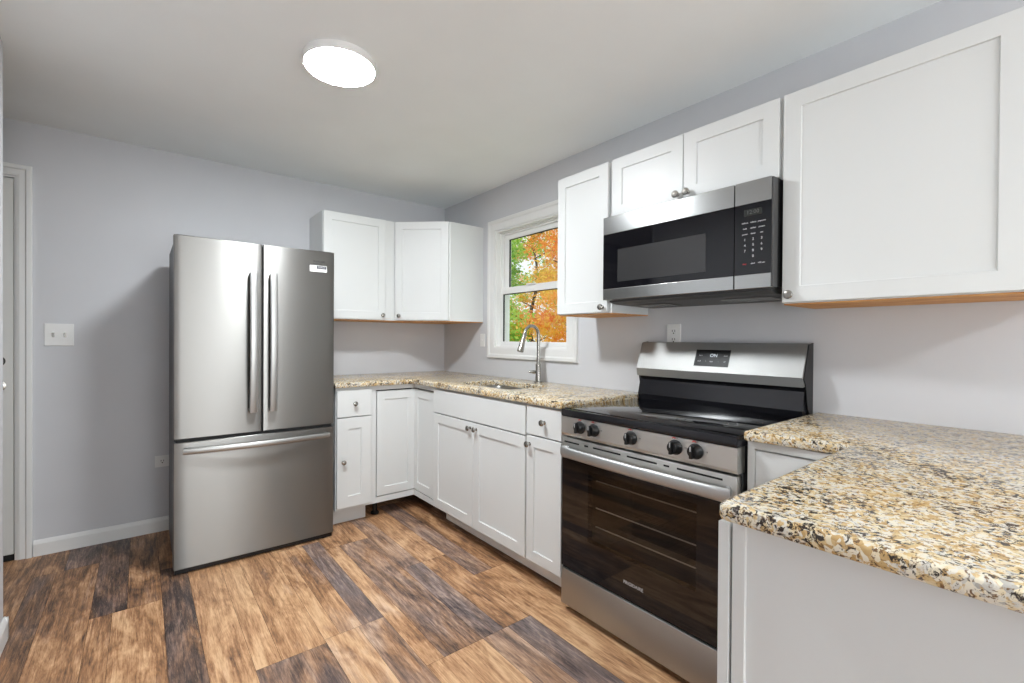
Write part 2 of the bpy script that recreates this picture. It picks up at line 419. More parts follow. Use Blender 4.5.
# entry door on the back wall
b = new(); box(b, BW, -3.553, -2.664, -.046, -.005, .032, 2.038, .002); d1 = struct('door_1', b, M_door)
b = new()
for (a0, a1, c0, c1) in ((-3.42, -3.14, .25, .95), (-3.06, -2.78, .25, .95), (-3.42, -3.14, 1.1, 1.9), (-3.06, -2.78, 1.1, 1.9)): box(b, BW, a0, a1, -.006, -.001, c0, c1, .004)
struct('door_panel', b, M_door, d1)
b = new(); lathe(b, (-2.722, .005, .935), (0, -1, 0), [(.031, 0), (.031, .006), (.012, .01), (.011, .028), (.02, .034), (.027, .046), (.027, .056), (.018, .066), (.0, .069)]); struct('door_knob', b, M_nickel, d1, True)
b = new(); lathe(b, (-2.722, .005, 1.066), (0, -1, 0), [(.029, 0), (.029, .008), (.02, .016), (.016, .022), (0, .023)]); struct('deadbolt', b, M_nickel, d1, True)
b = new()   # casing and jamb
def casing(b, fr, u0, u1, z1, w=.06):
    prof = [(0, 0), (.008, 0), (.011, .012), (.011, w * .55), (.018, w * .65), (.018, w - .004), (.014, w), (0, w)]
    for (uin, sgn) in ((u1, 1), (u0, -1)):
        k = len(prof); a = [b.verts.new(fr.p(uin + sgn * t, n, 0)) for n, t in prof]; c = [b.verts.new(fr.p(uin + sgn * t, n, z1 + t)) for n, t in prof]
        fs = [b.faces.new(a), b.faces.new(c[::-1])] + [b.faces.new([a[i], a[(i + 1) % k], c[(i + 1) % k], c[i]]) for i in range(k)]
        bmesh.ops.recalc_face_normals(b, faces=fs)
    a = [b.verts.new(fr.p(u0 - t, n, z1 + t)) for n, t in prof]; c = [b.verts.new(fr.p(u1 + t, n, z1 + t)) for n, t in prof]; k = len(prof)
    fs = [b.faces.new(a), b.faces.new(c[::-1])] + [b.faces.new([a[i], a[(i + 1) % k], c[(i + 1) % k], c[i]]) for i in range(k)]
    bmesh.ops.recalc_face_normals(b, faces=fs)
casing(b, BW, -3.568, -2.652, 2.053)
box(b, BW, -2.66, -2.652, -.115, .002, 0, 2.05); box(b, BW, -3.568, -3.56, -.115, .002, 0, 2.05); box(b, BW, -3.56, -2.66, -.115, .002, 2.043, 2.05)
struct('trim_1', b, M_trim)
b = new(); box(b, BW, -3.56, -2.66, -.11, -.01, 0, .028); struct('trim_2', b, M_dark)

# ------------------------------------------------------------------ window
w = new(); wprof = [(0, 0), (.012, 0), (.014, .01), (.014, .05), (.021, .06), (.021, .078), (.018, .082), (0, .082)]
def rectring(bm, fr, u0, u1, z0, z1, prof):
    """mitred frame; profile (n, t) grows outward from the opening"""
    k = len(prof); rings = []
    for (su, sz) in ((-1, -1), (1, -1), (1, 1), (-1, 1)):
        u = u0 if su < 0 else u1; z = z0 if sz < 0 else z1
        rings.append([bm.verts.new(fr.p(u + su * t, n, z + sz * t)) for n, t in prof])
    fs = []
    for i in range(4):
        a, c = rings[i], rings[(i + 1) % 4]
        fs += [bm.faces.new([a[j], a[(j + 1) % k], c[(j + 1) % k], c[j]]) for j in range(k)]
    bmesh.ops.recalc_face_normals(bm, faces=fs)
rectring(w, RW, WY0, WY1, WZ0, WZ1, wprof)
win = struct('window_1', w, M_trim)
b = new()   # vinyl frame lining the opening
rectring(b, RW, WY0 + .035, WY1 - .035, WZ0 + .03, WZ1 - .03, [(-.11, 0), (-.05, 0), (-.05, .012), (-.03, .012), (-.03, .02), (.002, .02), (.002, .035), (-.11, .035)])
struct('window_frame', b, M_vinyl, win)
def sash(name, u0, u1, z0, z1, n, wl, wt, wb):
    b = new(); box(b, RW, u0, u0 + wl, n - .014, n + .014, z0, z1, .002); box(b, RW, u1 - wl, u1, n - .014, n + .014, z0, z1, .002)
    box(b, RW, u0 + wl, u1 - wl, n - .014, n + .014, z0, z0 + wb, .002); box(b, RW, u0 + wl, u1 - wl, n - .014, n + .014, z1 - wt, z1, .002)
    s = struct(name, b, M_vinyl, win)
    b = new(); g = .004
    for (a0, a1, c0, c1) in ((u0 + wl, u0 + wl + g, z0 + wb, z1 - wt), (u1 - wl - g, u1 - wl, z0 + wb, z1 - wt), (u0 + wl, u1 - wl, z1 - wt - g, z1 - wt)): box(b, RW, a0, a1, n - .006, n + .006, c0, c1)
    struct('glazing_bead', b, M_gap, s)
    b = new(); box(b, RW, u0 + wl, u1 - wl, n - .002, n + .002, z0 + wb, z1 - wt); struct('pane', b, M_winglass, s)
    return s
sash('upper_sash', WY0 + .036, WY1 - .036, 1.555, WZ1 - .031, -.075, .042, .034, .03)
sl = sash('lower_sash', WY0 + .031, WY1 - .031, WZ0 + .012, 1.585, -.042, .018, .048, .03)
b = new(); box(b, RW, 1.08, 1.17, -.03, -.012, 1.583, 1.592, .003); struct('sash_lock', b, M_vinyl, sl)

# ------------------------------------------------------------------ cabinets
def knob(o, n, parent, m=None):
    b = new(); lathe(b, o, n, [(.009, 0), (.009, .002), (.0055, .004), (.005, .013), (.008, .016), (.0145, .019), (.0155, .023), (.013, .0275), (.006, .0295), (0, .03)], 24)
    return obj('knob', b, m or M_nickel, parent, True, 'round brushed nickel knob')

def shaker(name, fr, u0, u1, n0, z0, z1, parent, rail=.057, t=.019, rec=.007, flat=False, m=None, soft=.005):
    """five piece door: frame standing proud of a recessed centre panel"""
    b = new()
    if flat: box(b, fr, u0, u1, n0, n0 + t, z0, z1, .0015)
    else:
        def ring(d, n): return [b.verts.new(fr.p(u, n, z)) for u, z in ((u0 + d, z0 + d), (u1 - d, z0 + d), (u1 - d, z1 - d), (u0 + d, z1 - d))]
        R = [ring(0, n0), ring(0, n0 + t - .0015), ring(.0015, n0 + t), ring(rail, n0 + t), ring(rail + .0015, n0 + t - rec + .0005), ring(rail + soft, n0 + t - rec)]
        fs = [b.faces.new(R[0]), b.faces.new(R[-1])]
        for p, q in zip(R, R[1:]): fs += [b.faces.new([p[i], p[(i + 1) % 4], q[(i + 1) % 4], q[i]]) for i in range(4)]
        bmesh.ops.recalc_face_normals(b, faces=fs)
    return obj(name, b, m or M_cab, parent)

UB, UT = 1.333, 2.073; UD = .304
def wall_cab(label, fr, u0, u1, z0, z1, depth=UD, raw=True, loc=None):
    c = thing('wall_cabinet', label, 'cabinet', loc if loc else fr.p((u0 + u1) / 2, 0, z0))
    b = new(); e = .001
    box(b, fr, u0, u0 + .016, .001, depth, z0, z1); box(b, fr, u1 - .016, u1, .001, depth, z0, z1)
    box(b, fr, u0 + .016, u1 - .016, .001, depth, z1 - .016, z1); box(b, fr, u0 + .016, u1 - .016, .001, .01, z0 + .02, z1 - .016)
    box(b, fr, u0 + .016, u1 - .016, depth - .016, depth, z0 + .0, z0 + .03)
    obj('cabinet_body', b, M_cab, c)
    b = new(); box(b, fr, u0 + .001, u1 - .001, .002, depth - .001, z0 - .005, z0 - .0003)
    obj('bottom_panel', b, M_raw if raw else M_cab, c, label='unpainted wood underside')
    return c

# back wall, left of the corner
c = wall_cab('white single-door wall cabinet on the back wall, just right of and above the refrigerator', BW, -1.152, -.6245, UB, UT)
d = shaker('door', BW, -1.150, -.700, UD + .001, UB + .004, UT - .002, c); knob(BW.p(-.728, UD + .02, UB + .037), (0, -1, 0), d)
b = new(); box(b, BW, -.697, -.6245, UD + .0005, UD + .003, UB, UT); obj('filler_strip', b, M_cab, c)
# diagonal corner cabinet
c = thing('corner_wall_cabinet', 'white diagonal corner wall cabinet with one door, between back wall cabinet and window', 'cabinet', (-.3, -.3, UB))
b = new(); outline(b, [(-.001, -.001), (-.622, -.001), (-.622, -.304), (-.304, -.585), (-.001, -.585)], UB + .018, UT)
for (x0, x1, y0, y1) in ((-.304, -.001, -.585, -.569), (-.622, -.606, -.304, -.001)): box(b, WD, x0, x1, y0, y1, UB, UB + .018)
obj('cabinet_body', b, M_cab, c)
P0 = Vector((-.622, -.304, 0)); P1 = Vector((-.304, -.585, 0)); du = (P1 - P0); LD = du.length; du.normalize(); dn = Vector((du.y, -du.x, 0))
if dn.x > 0: dn = -dn
DG = Fr(P0, du, dn)
b = new(); outline(b, [(-.003, -.003), (-.621, -.003), (-.621, -.303), (-.303, -.583), (-.003, -.583)], UB - .005, UB - .0003); obj('bottom_panel', b, M_raw, c, label='unpainted wood underside')
b = new(); box(b, DG, 0, LD, -.014, -.0005, UB, UB + .02); obj('face_frame', b, M_cab, c)
d = shaker('door', DG, .012, LD - .012, .0005, UB + .004, UT - .002, c, rail=.055); knob(DG.p(.045, .02, UB + .035), dn, d)

# narrow cabinet right of the window
c = wall_cab('narrow white one-door wall cabinet between the window and the microwave', RW, 1.722, 2.080, UB, UT)
d = shaker('door', RW, 1.724, 2.066, UD + .001, UB + .003, UT - .002, c, rail=.055, rec=.008); knob(RW.p(2.040, UD + .02, UB + .028), (-1, 0, 0), d)
# cabinet above the microwave
c = wall_cab('short white two-door wall cabinet directly above the microwave', RW, 2.082, 2.842, 1.785, UT, raw=False)
d = shaker('door', RW, 2.092, 2.4605, UD + .001, 1.789, UT - .002, c, rail=.055); knob(RW.p(2.438, UD + .02, 1.818), (-1, 0, 0), d)
d = shaker('door', RW, 2.4635, 2.832, UD + .001, 1.789, UT - .002, c, rail=.055); knob(RW.p(2.486, UD + .02, 1.818), (-1, 0, 0), d)
# big cabinet at right
c = wall_cab('large white wall cabinet right of the microwave, running out of frame at upper right', RW, 2.844, 3.475, UB, UT)
d = shaker('door', RW, 2.846, 3.4245, UD + .001, UB + .003, UT - .002, c, rail=.055); knob(RW.p(2.873, UD + .02, UB + .029), (-1, 0, 0), d)
b = new(); box(b, RW, 3.4275, 3.475, UD + .0005, UD + .018, UB + .003, UT - .002); obj('end_stile', b, M_cab, c)

# ---- base cabinets
BT = .884; TK = .09; BD = .61
def foot(p, h, c):
    b = new(); lathe(b, p, (0, 0, 1), [(.028, 0), (.028, .012), (.016, .02), (.016, h)], 16); obj('levelling_foot', b, M_black, c, True)
def base_body(c, fr, u0, u1, kick=True, k0=None, k1=None, kb=.018, kn=.548, lower=TK + .012):
    b = new(); box(b, fr, u0, u0 + .016, .002, BD, lower, BT); box(b, fr, u1 - .016, u1, .002, BD, lower, BT)
    box(b, fr, u0 + .016, u1 - .016, .002, BD - .02, lower, lower + .016); box(b, fr, u0 + .016, u1 - .016, .002, .012, lower + .016, BT)
    obj('cabinet_body', b, M_cab, c)
    for (za, zb) in ((BT - .04, BT), (lower, lower + .03)):
        b = new(); box(b, fr, u0 + .016, u1 - .016, BD - .019, BD, za, zb); obj('face_rail', b, M_frame, c)
    if kick:
        b = new(); box(b, fr, k0 if k0 is not None else u0, k1 if k1 is not None else u1, kn - .016, kn, kb, lower + .004); obj('toe_kick', b, M_frame, c)
    for u in (u0 + .08, u1 - .08):
        for n in (.08, BD - .15): foot(fr.p(u, n, 0), lower, c)

# drawer unit beside the refrigerator
c = thing('base_cabinet', 'narrow white base cabinet with one drawer over one door, beside the refrigerator', 'cabinet', (-1.04, -.3, 0))
base_body(c, BW, -1.160, -.9222, k0=-1.17, k1=-.938, kb=.002)
d = shaker('drawer', BW, -1.156, -.930, BD + .001, .698, .866, c, flat=True); knob(BW.p(-1.045, BD + .02, .781), (0, -1, 0), d)
b = new(); box(b, BW, -1.08, -1.01, BD + .0195, BD + .0203, .8075, .809); obj('routed_line', b, M_frame, d)
d = shaker('door', BW, -1.156, -.930, BD + .001, .122, .692, c, rail=.07); knob(BW.p(-1.118, BD + .02, .415), (0, -1, 0), d)
# corner unit with folding doors
c = thing('corner_base_cabinet', 'white corner base cabinet with an L-shaped folding door, under the worktop corner', 'cabinet', (-.45, -.45, 0))
b = new(); LZ = .102
outline(b, [(-.002, -.002), (-.922, -.002), (-.922, -BD + .0195), (-.902, -BD + .0195), (-.902, -.03), (-.03, -.03), (-.03, -.895), (-BD + .0195, -.895), (-BD + .0195, -.911), (-.002, -.911)], LZ + .02, BT)
outline(b, [(-.002, -.002), (-.922, -.002), (-.922, -BD + .0195), (-BD + .0195, -BD + .0195), (-BD + .0195, -.911), (-.002, -.911)], LZ, LZ + .02)
obj('cabinet_body', b, M_cab, c)
b = new()
box(b, BW, -.922, -.892, BD - .019, BD, LZ, BT); box(b, RW, .885, .911, BD - .019, BD, LZ, BT)
box(b, BW, -.892, -BD + .02, BD - .019, BD, .855, BT); box(b, BW, -.892, -BD, BD - .019, BD, LZ, .14)
box(b, RW, BD - .02, .885, BD - .019, BD, .855, BT); box(b, RW, BD, .885, BD - .019, BD, LZ, .14)
obj('face_frame', b, M_cab, c)
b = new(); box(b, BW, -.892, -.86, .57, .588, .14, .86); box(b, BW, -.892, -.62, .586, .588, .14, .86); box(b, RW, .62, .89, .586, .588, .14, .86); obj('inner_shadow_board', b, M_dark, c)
shaker('door', BW, -.885, -BD + .008, BD - .018, .146, .846, c, rail=.055)
shaker('door', RW, BD - .006, .883, BD - .018, .146, .846, c, rail=.055)
for x, y in ((-.86, -.52), (-.45, -.86), (-.45, -.45), (-.1, -.1), (-.86, -.1), (-.1, -.86)): foot((x, y, 0), LZ, c)
# sink cabinet
c = thing('sink_base_cabinet', 'white two-door sink base cabinet with a plain false drawer front, under the sink', 'cabinet', (-.3, -1.36, 0))
base_body(c, RW, .912, 1.821, k0=.945, k1=1.821, kb=.022)
shaker('false_front', RW, .915, 1.814, BD + .001, .727, .872, c, flat=True)
d = shaker('door', RW, .915, 1.3635, BD + .001, .119, .720, c); knob(RW.p(1.335, BD + .02, .687), (-1, 0, 0), d)
d = shaker('door', RW, 1.3665, 1.814, BD + .001, .119, .720, c); knob(RW.p(1.396, BD + .02, .687), (-1, 0, 0), d)
# narrow drawer + door next to the range
c = thing('base_cabinet', 'narrow white base cabinet with a drawer over a door, left of the range', 'cabinet', (-.3, -1.95, 0))
base_body(c, RW, 1.822, 2.068, kb=.022)
d = shaker('drawer', RW, 1.825, 2.062, BD + .001, .738, .876, c, flat=True); knob(RW.p(1.952, BD + .02, .808), (-1, 0, 0), d)
d = shaker('door', RW, 1.825, 2.062, BD + .001, .122, .731, c, rail=.052); knob(RW.p(1.848, BD + .02, .690), (-1, 0, 0), d)
# blind unit right of the range
c = thing('base_cabinet', 'small white cabinet with a blank front, tucked between the range and the peninsula', 'cabinet', (-.3, -3.0, 0))
b = new(); box(b, RW, 2.860, 3.135, .002, BD - .02, .1, BT); obj('cabinet_body', b, M_cab, c)
b = new(); box(b, RW, 2.860, 2.880, BD - .02, BD, .1, BT); box(b, RW, 2.880, 3.135, BD - .02, BD, .862, BT); box(b, RW, 2.880, 3.135, BD - .02, BD, .1, .14); obj('face_frame', b, M_frame, c)
b = new(); box(b, RW, 2.881, 3.13, BD - .02, BD - .006, .142, .856, .002); obj('blank_panel', b, M_cab, c)
b = new(); box(b, RW, 2.853, 3.135, .53, .548, .001, .1); box(b, RW, 2.853, 2.87, .05, .53, .001, .1); obj('toe_kick', b, M_frame, c)
# peninsula
c = thing('peninsula_cabinet', 'white peninsula base cabinet with a plain end panel, in the right foreground', 'cabinet', (-.9, -3.45, 0))
b = new(); box(b, WD, -1.268, -.001, -3.77, -3.137, .1, BT); obj('cabinet_body', b, M_cab, c)
b = new(); box(b, WD, -1.284, -1.2685, -3.775, -3.155, .004, BT); obj('end_panel', b, M_cab, c)
b = new(); box(b, WD, -1.292, -1.266, -3.155, -3.133, .004, BT, .001); obj('corner_stile', b, M_cab, c)
b = new(); box(b, WD, -1.25, -.02, -3.22, -3.2, .001, .1); box(b, WD, -1.25, -.02, -3.75, -3.73, .001, .1); obj('toe_kick', b, M_frame, c)
PF = Fr((0, -3.1325, 0), (1, 0, 0), (0, 1, 0))
d = shaker('door', PF, -1.296, -.95, .004, .119, .872, c, rail=.055); knob((-1.0, -3.11, .69), (0, 1, 0), d)
d = shaker('door', PF, -.947, -.66, .004, .119, .872, c, rail=.055); knob((-.92, -3.11, .69), (0, 1, 0), d)
b = new(); box(b, PF, -1.25, -.66, .0, .004, .125, .865); obj('door_bumper', b, M_frame, c)

# ------------------------------------------------------------------ worktops
CT0, CT1 = .8855, .918
CDp = .642
def rounded(pts, rr):
    """fillet the plan corners listed in rr {index: radius}"""
    out = []; n = len(pts)
    for i, p in enumerate(pts):
        if i not in rr: out.append(p); continue
        p = Vector(p); a = (Vector(pts[i - 1]) - p).normalized(); c_ = (Vector(pts[(i + 1) % n]) - p).normalized(); r = rr[i]
        p0 = p + a * r; p1 = p + c_ * r
        for k in range(7):
            t = k / 6; q = p0 * (1 - t) ** 2 + p * 2 * t * (1 - t) + p1 * t * t; out.append((q.x, q.y))
    return out
def inset(pts, d):
    """plan outline moved inwards by d (outwards if negative)"""
    n = len(pts); area = sum(pts[i][0] * pts[(i + 1) % n][1] - pts[(i + 1) % n][0] * pts[i][1] for i in range(n)); sg = 1 if area > 0 else -1
    out = []
    for i in range(n):
        p = Vector(pts[i]); e0 = (p - Vector(pts[i - 1])).normalized(); e1 = (Vector(pts[(i + 1) % n]) - p).normalized()
        n0 = Vector((-e0.y, e0.x)) * sg; n1 = Vector((-e1.y, e1.x)) * sg; m = (n0 + n1); m = m / max(.3, m.length_squared / 2)
        out.append((p.x + m.x * d, p.y + m.y * d))
    return out
def slab(name, pts, label, cat, r, hole=None):
    """stone slab with eased edges, optionally with a cut-out"""
    b = new(); prof = [(r, CT0), (r * .3, CT0 + r * .3), (0, CT0 + r), (0, CT1 - r), (r * .12, CT1 - r * .62), (r * .38, CT1 - r * .29), (r, CT1)]
    def wall(path, sg, pr):
        rings = [[b.verts.new((x, y, z)) for x, y in inset(path, sg * d)] for d, z in pr]
        for p, q in zip(rings, rings[1:]):
            k = len(p)
            for i in range(k): b.faces.new([p[i], p[(i + 1) % k], q[(i + 1) % k], q[i]])
        return rings[0], rings[-1]
    lo, hi = wall(pts, 1, prof); loops = [(lo, hi)]
    if hole: loops.append(wall(hole, -1, [(0, CT0), (0, CT1 - .003), (.003, CT1)]))
    for k in (0, 1):
        es = []
        for lp in loops: v = lp[k]; es += [b.edges.get((v[i], v[(i + 1) % len(v)])) for i in range(len(v))]
        bmesh.ops.triangle_fill(b, use_beauty=True, use_dissolve=True, edges=es)
    bmesh.ops.recalc_face_normals(b, faces=b.faces[:])
    o = obj(name, b, M_granite, None, True, label, at=(sum(p[0] for p in pts) / len(pts), sum(p[1] for p in pts) / len(pts), CT0))
    o['category'] = cat
    return o
SX0, SX1, SY0, SY1 = -.515, -.185, -1.535, -1.03
hole = rounded([(SX0, SY0), (SX1, SY0), (SX1, SY1), (SX0, SY1)], {0: .06, 1: .06, 2: .06, 3: .06})
slab('worktop', rounded([(-.002, -.002), (-1.172, -.002), (-1.172, -CDp), (-CDp, -CDp), (-CDp, -2.072), (-.002, -2.072)], {4: .008}),
     'speckled tan granite worktop running round the back corner, with the sink set in it', 'worktop', .007, hole)
slab('worktop', rounded([(-.002, -2.856), (-.636, -2.856), (-.612, -3.123), (-1.331, -3.123), (-1.331, -3.80), (-.002, -3.80)], {1: .012, 2: .006, 3: .018}),
     'speckled cream and black granite peninsula worktop in the right foreground', 'worktop', .009)

# sink
sk = thing('sink', 'stainless steel undermount sink bowl set in the granite below the window', 'sink', (-.35, -1.28, .7))
b = new()
def rr_(x0, x1, y0, y1, r): return rounded([(x0, y0), (x1, y0), (x1, y1), (x0, y1)], {0: r, 1: r, 2: r, 3: r})
levels = [(-.02, CT0 - .0035, .07), (-.004, CT0 - .0035, .06), (0, CT0 - .012, .06), (.004, .74, .06), (.03, .705, .05), (.09, .70, .04)]
rings = []
for (ins, z, r) in levels: rings.append([b.verts.new((x, y, z)) for x, y in rr_(SX0 + ins, SX1 - ins, SY0 + ins, SY1 - ins, r)])
fs = []
for p, q in zip(rings, rings[1:]):
    k = len(p); fs += [b.faces.new([p[i], p[(i + 1) % k], q[(i + 1) % k], q[i]]) for i in range(k)]
fs.append(b.faces.new(rings[-1]))
obj('bowl', b, M_steelsink, sk, True)
b = new(); lathe(b, (-.35, -1.28, .700), (0, 0, 1), [(.045, 0), (.045, .003), (.036, .004), (.03, .001), (0, .001)]); obj('drain', b, M_chrome, sk, True)

# faucet
fc = thing('faucet', 'brushed steel pull-down gooseneck faucet standing behind the sink', 'faucet', (-.078, -1.31, CT1))
FX, FY = -.078, -1.31
b = new(); lathe(b, (FX, FY, CT1), (0, 0, 1), [(.024, 0), (.024, .006), (.0185, .010), (.0175, .118), (.016, .122), (.0105, .126)], 28); obj('body', b, M_nickel, fc, True)
b = new(); pts = [(FX, FY, CT1 + .12), (FX, FY, 1.16), (FX, FY, 1.205)]
R0 = .060
for k in range(1, 17):
    a = PI * k / 16 * .93; pts.append((FX - R0 + R0 * math.cos(a), FY, 1.222 + R0 * math.sin(a) * 1.08))
tube(b, pts, .0105, 16); obj('neck', b, M_nickel, fc, True)
e = Vector(pts[-1]); dirn = (Vector(pts[-1]) - Vector(pts[-2])).normalized(); dirn = (dirn + Vector((-.13, 0, -.3))).normalized()
b = new(); lathe(b, e - dirn * .004, dirn, [(.011, 0), (.0125, .004), (.0125, .03), (.0145, .05), (.021, .112), (.0215, .122), (.018, .126), (0, .126)], 24); hd = obj('spray_head', b, M_nickel, fc, True)
b = new(); p = e + dirn * .07 + Vector((-.016, 0, 0)); tube(b, [p - dirn * .014, p + dirn * .014], .006, 10); obj('spray_button', b, M_black, hd, True)
b = new(); lathe(b, (FX, FY + .016, CT1 + .066), (0, 1, 0), [(.012, 0), (.012, .014), (.0125, .018), (.0125, .034), (.009, .037), (0, .037)], 20)
tube(b, [(FX, FY + .03, CT1 + .066), (FX - .016, FY + .044, CT1 + .067), (FX - .034, FY + .052, CT1 + .070)], [.010, .0085, .007], 12); obj('handle', b, M_nickel, fc, True)

# ------------------------------------------------------------------ refrigerator
fr_ = thing('refrigerator', 'stainless steel french-door refrigerator with a bottom freezer drawer, against the back wall', 'refrigerator', (-1.6, -.4, 0))
X0, X1, YF = -2.0, -1.21, -.728
b = new(); box(b, WD, X0 + .006, X1 - .006, -.665, -.14, .035, 1.695, .004); obj('cabinet_body', b, M_darkgrey, fr_)
def bowed(bm, x0, x1, z0, z1, yb, yf, bow=.006, r=.008, n=14):
    """door slab with softly bowed front and rounded vertical edges"""
    prof = [(x0, yb), (x0, yf + r)]
    for k in range(4): a = PI / 2 * (k + 1) / 4; prof.append((x0 + r - r * math.cos(a), yf + r - r * math.sin(a)))
    for k in range(1, n): t = k / n; prof.append((x0 + r + (x1 - x0 - 2 * r) * t, yf - bow * (1 - (2 * t - 1) ** 2)))
    for k in range(5): a = PI / 2 * k / 4; prof.append((x1 - r + r * math.sin(a), yf + r - r * math.cos(a)))
    prof.append((x1, yb))
    outline(bm, prof, z0, z1, .002, seg=1)
XS = -1.6
fridge_doors = []
for (a, c_) in ((X0, XS - .003), (XS + .003, X1)):
    b = new(); bowed(b, a, c_, .686, 1.711, -.675, YF, .003, .004)
    d = obj('door', b, M_steel, fr_, True); fridge_doors.append(d)
b = new(); bowed(b, X0, X1, .030, .668, -.675, YF, .004, .004); fz = obj('freezer_drawer', b, M_steel, fr_, True)
b = new(); box(b, WD, X0 + .01, X1 - .01, -.71, -.666, .06, 1.70); obj('gasket', b, M_gap, fr_)
b = new(); box(b, WD, X0 + .006, X1 - .006, -.718, -.66, .006, .0295); obj('base_grille', b, M_black, fr_)
for x in (X0 + .05, X1 - .05):
    for y in (-.69, -.2):
        b = new(); lathe(b, (x, y, 0), (0, 0, 1), [(.022, 0), (.022, .02), (.012, .024), (.012, .04)], 16); obj('foot', b, M_black, fr_, True)
    b = new(); box(b, WD, x - .04, x + .04, -.715, -.6, 1.6955, 1.715, .003); obj('hinge_cover', b, M_darkgrey, fr_)
def bar_handle(name, pts, parent, w, t, m):
    """flat bar with rounded section along points; w across, t thick"""
    b = new(); tube(b, pts, 1.0, 14, True, (w, t)); return obj(name, b, m, parent, True)
M_handle = mat('handle_steel', (172, 172, 170), .36, 1.0)
for d, hx in ((fridge_doors[0], -1.649), (fridge_doors[1], -1.550)):
    b = new(); n = 16; z0, z1 = .80, 1.545; prev = []
    pts = [(hx, YF - .004, z0 + .004)] + [(hx, YF - .032 - .020 * math.sin(PI * (k / n)), z0 + (z1 - z0) * k / n) for k in range(n + 1)] + [(hx, YF - .004, z1 - .004)]
    pts[0] = (hx, YF - .0, z0 + .012); pts[-1] = (hx, YF - .0, z1 - .012)
    secs = []
    for i, p in enumerate(pts):
        t = (Vector(pts[min(i + 1, len(pts) - 1)]) - Vector(pts[max(i - 1, 0)])).normalized(); nrm = Vector((0, t.z, -t.y)); 
        ring = []
        for k in range(16):
            a = 2 * PI * k / 16; cx_ = math.copysign(abs(math.cos(a)) ** .6, math.cos(a)); sx_ = math.copysign(abs(math.sin(a)) ** .6, math.sin(a))
            ring.append(b.verts.new(Vector(p) + Vector((1, 0, 0)) * .020 * cx_ + nrm * .008 * sx_))
        secs.append(ring)
    fs = []
    for p_, q_ in zip(secs, secs[1:]): fs += [b.faces.new([p_[k], p_[(k + 1) % 16], q_[(k + 1) % 16], q_[k]]) for k in range(16)]
    fs += [b.faces.new(secs[0]), b.faces.new(secs[-1][::-1])]; bmesh.ops.recalc_face_normals(b, faces=fs)
    obj('handle', b, M_handle, d, True)
b = new(); n = 22; hx0, hx1 = -1.955, -1.250; secs = []
pts = [(hx0 + .012, YF, .626)] + [(hx0 + (hx1 - hx0) * k / n, YF - .026 - .028 * math.sin(PI * k / n), .626) for k in range(n + 1)] + [(hx1 - .012, YF, .626)]
for i, p in enumerate(pts):
    t = (Vector(pts[min(i + 1, len(pts) - 1)]) - Vector(pts[max(i - 1, 0)])).normalized(); nrm = Vector((t.y, -t.x, 0)); ring = []
    for k in range(16):
        a = 2 * PI * k / 16; cx_ = math.copysign(abs(math.cos(a)) ** .7, math.cos(a)); sx_ = math.copysign(abs(math.sin(a)) ** .7, math.sin(a))
        ring.append(b.verts.new(Vector(p) + Vector((0, 0, 1)) * .0155 * cx_ + nrm * .009 * sx_))
    secs.append(ring)
fs = []
for p_, q_ in zip(secs, secs[1:]): fs += [b.faces.new([p_[k], p_[(k + 1) % 16], q_[(k + 1) % 16], q_[k]]) for k in range(16)]
fs += [b.faces.new(secs[0]), b.faces.new(secs[-1][::-1])]; bmesh.ops.recalc_face_normals(b, faces=fs)
obj('handle', b, M_handle, fz, True)
d = fridge_doors[1]
b = new(); box(b, WD, -1.352, -1.255, YF - .0035, YF + .004, 1.588, 1.625); st = obj('sticker', b, M_plastic, fr_, label='small white sticker with a dark block')
b = new(); box(b, WD, -1.314, -1.258, YF - .0042, YF + .003, 1.605, 1.6225); obj('sticker_block', b, mat('sticker_ink', (56, 58, 66), .5), st)
text_mesh('sticker_text', 'ENERGY', .012, (-1.286, YF - .0044, 1.6135), (1, 0, 0), (0, 0, 1), M_print, st, 0.0002)
text_mesh('sticker_text', 'STAR', .010, (-1.333, YF - .0038, 1.606), (1, 0, 0), (0, 0, 1), M_print_dark, st, 0.0002)
text_mesh('lettering', 'FRIGIDAIRE', .0135, (-1.300, YF - .0034, 1.648), (1, 0, 0), (0, 0, 1), M_print_dark, d, 0.0003)
text_mesh('lettering', 'french door series', .0065, (-1.310, YF - .0034, 1.634), (1, 0, 0), (0, 0, 1), M_print_dark, d, 0.0002)

# ------------------------------------------------------------------ range
rg = thing('range', 'stainless steel electric range with black glass oven door and ceramic cooktop', 'range', (-.35, -2.46, 0))
Y0, Y1 = 2.082, 2.848; rgz = .9
b = new(); box(b, RW, Y0 + .002, Y1 - .002, .03, .615, .03, .862); obj('body', b, M_darkgrey, rg)
b = new(); box(b, RW, Y0, Y1, .02, .655, .862, .895, .006); obj('cooktop_trim', b, M_enamel, rg, True)
b = new(); box(b, RW, Y0 + .006, Y1 - .006, .035, .638, .8945, .8985, .0015); cook = obj('cooktop', b, M_cooktop, rg, True)
for (s_, n_, r_) in ((2.27, .47, .115), (2.65, .47, .105), (2.27, .22, .08), (2.65, .22, .08), (2.46, .19, .06)):
    b = new(); c0 = RW.p(s_, n_, .8987)
    for r in (r_, r_ * .72):
        seg = 48; a = [b.verts.new(c0 + Vector((math.cos(2 * PI * k / seg) * r, math.sin(2 * PI * k / seg) * r, 0))) for k in range(seg)]
        c2 = [b.verts.new(c0 + Vector((math.cos(2 * PI * k / seg) * (r - .0025), math.sin(2 * PI * k / seg) * (r - .0025), 0))) for k in range(seg)]
        for k in range(seg): b.faces.new([a[k], a[(k + 1) % seg], c2[(k + 1) % seg], c2[k]])
    obj('burner_ring', b, M_burner, cook)
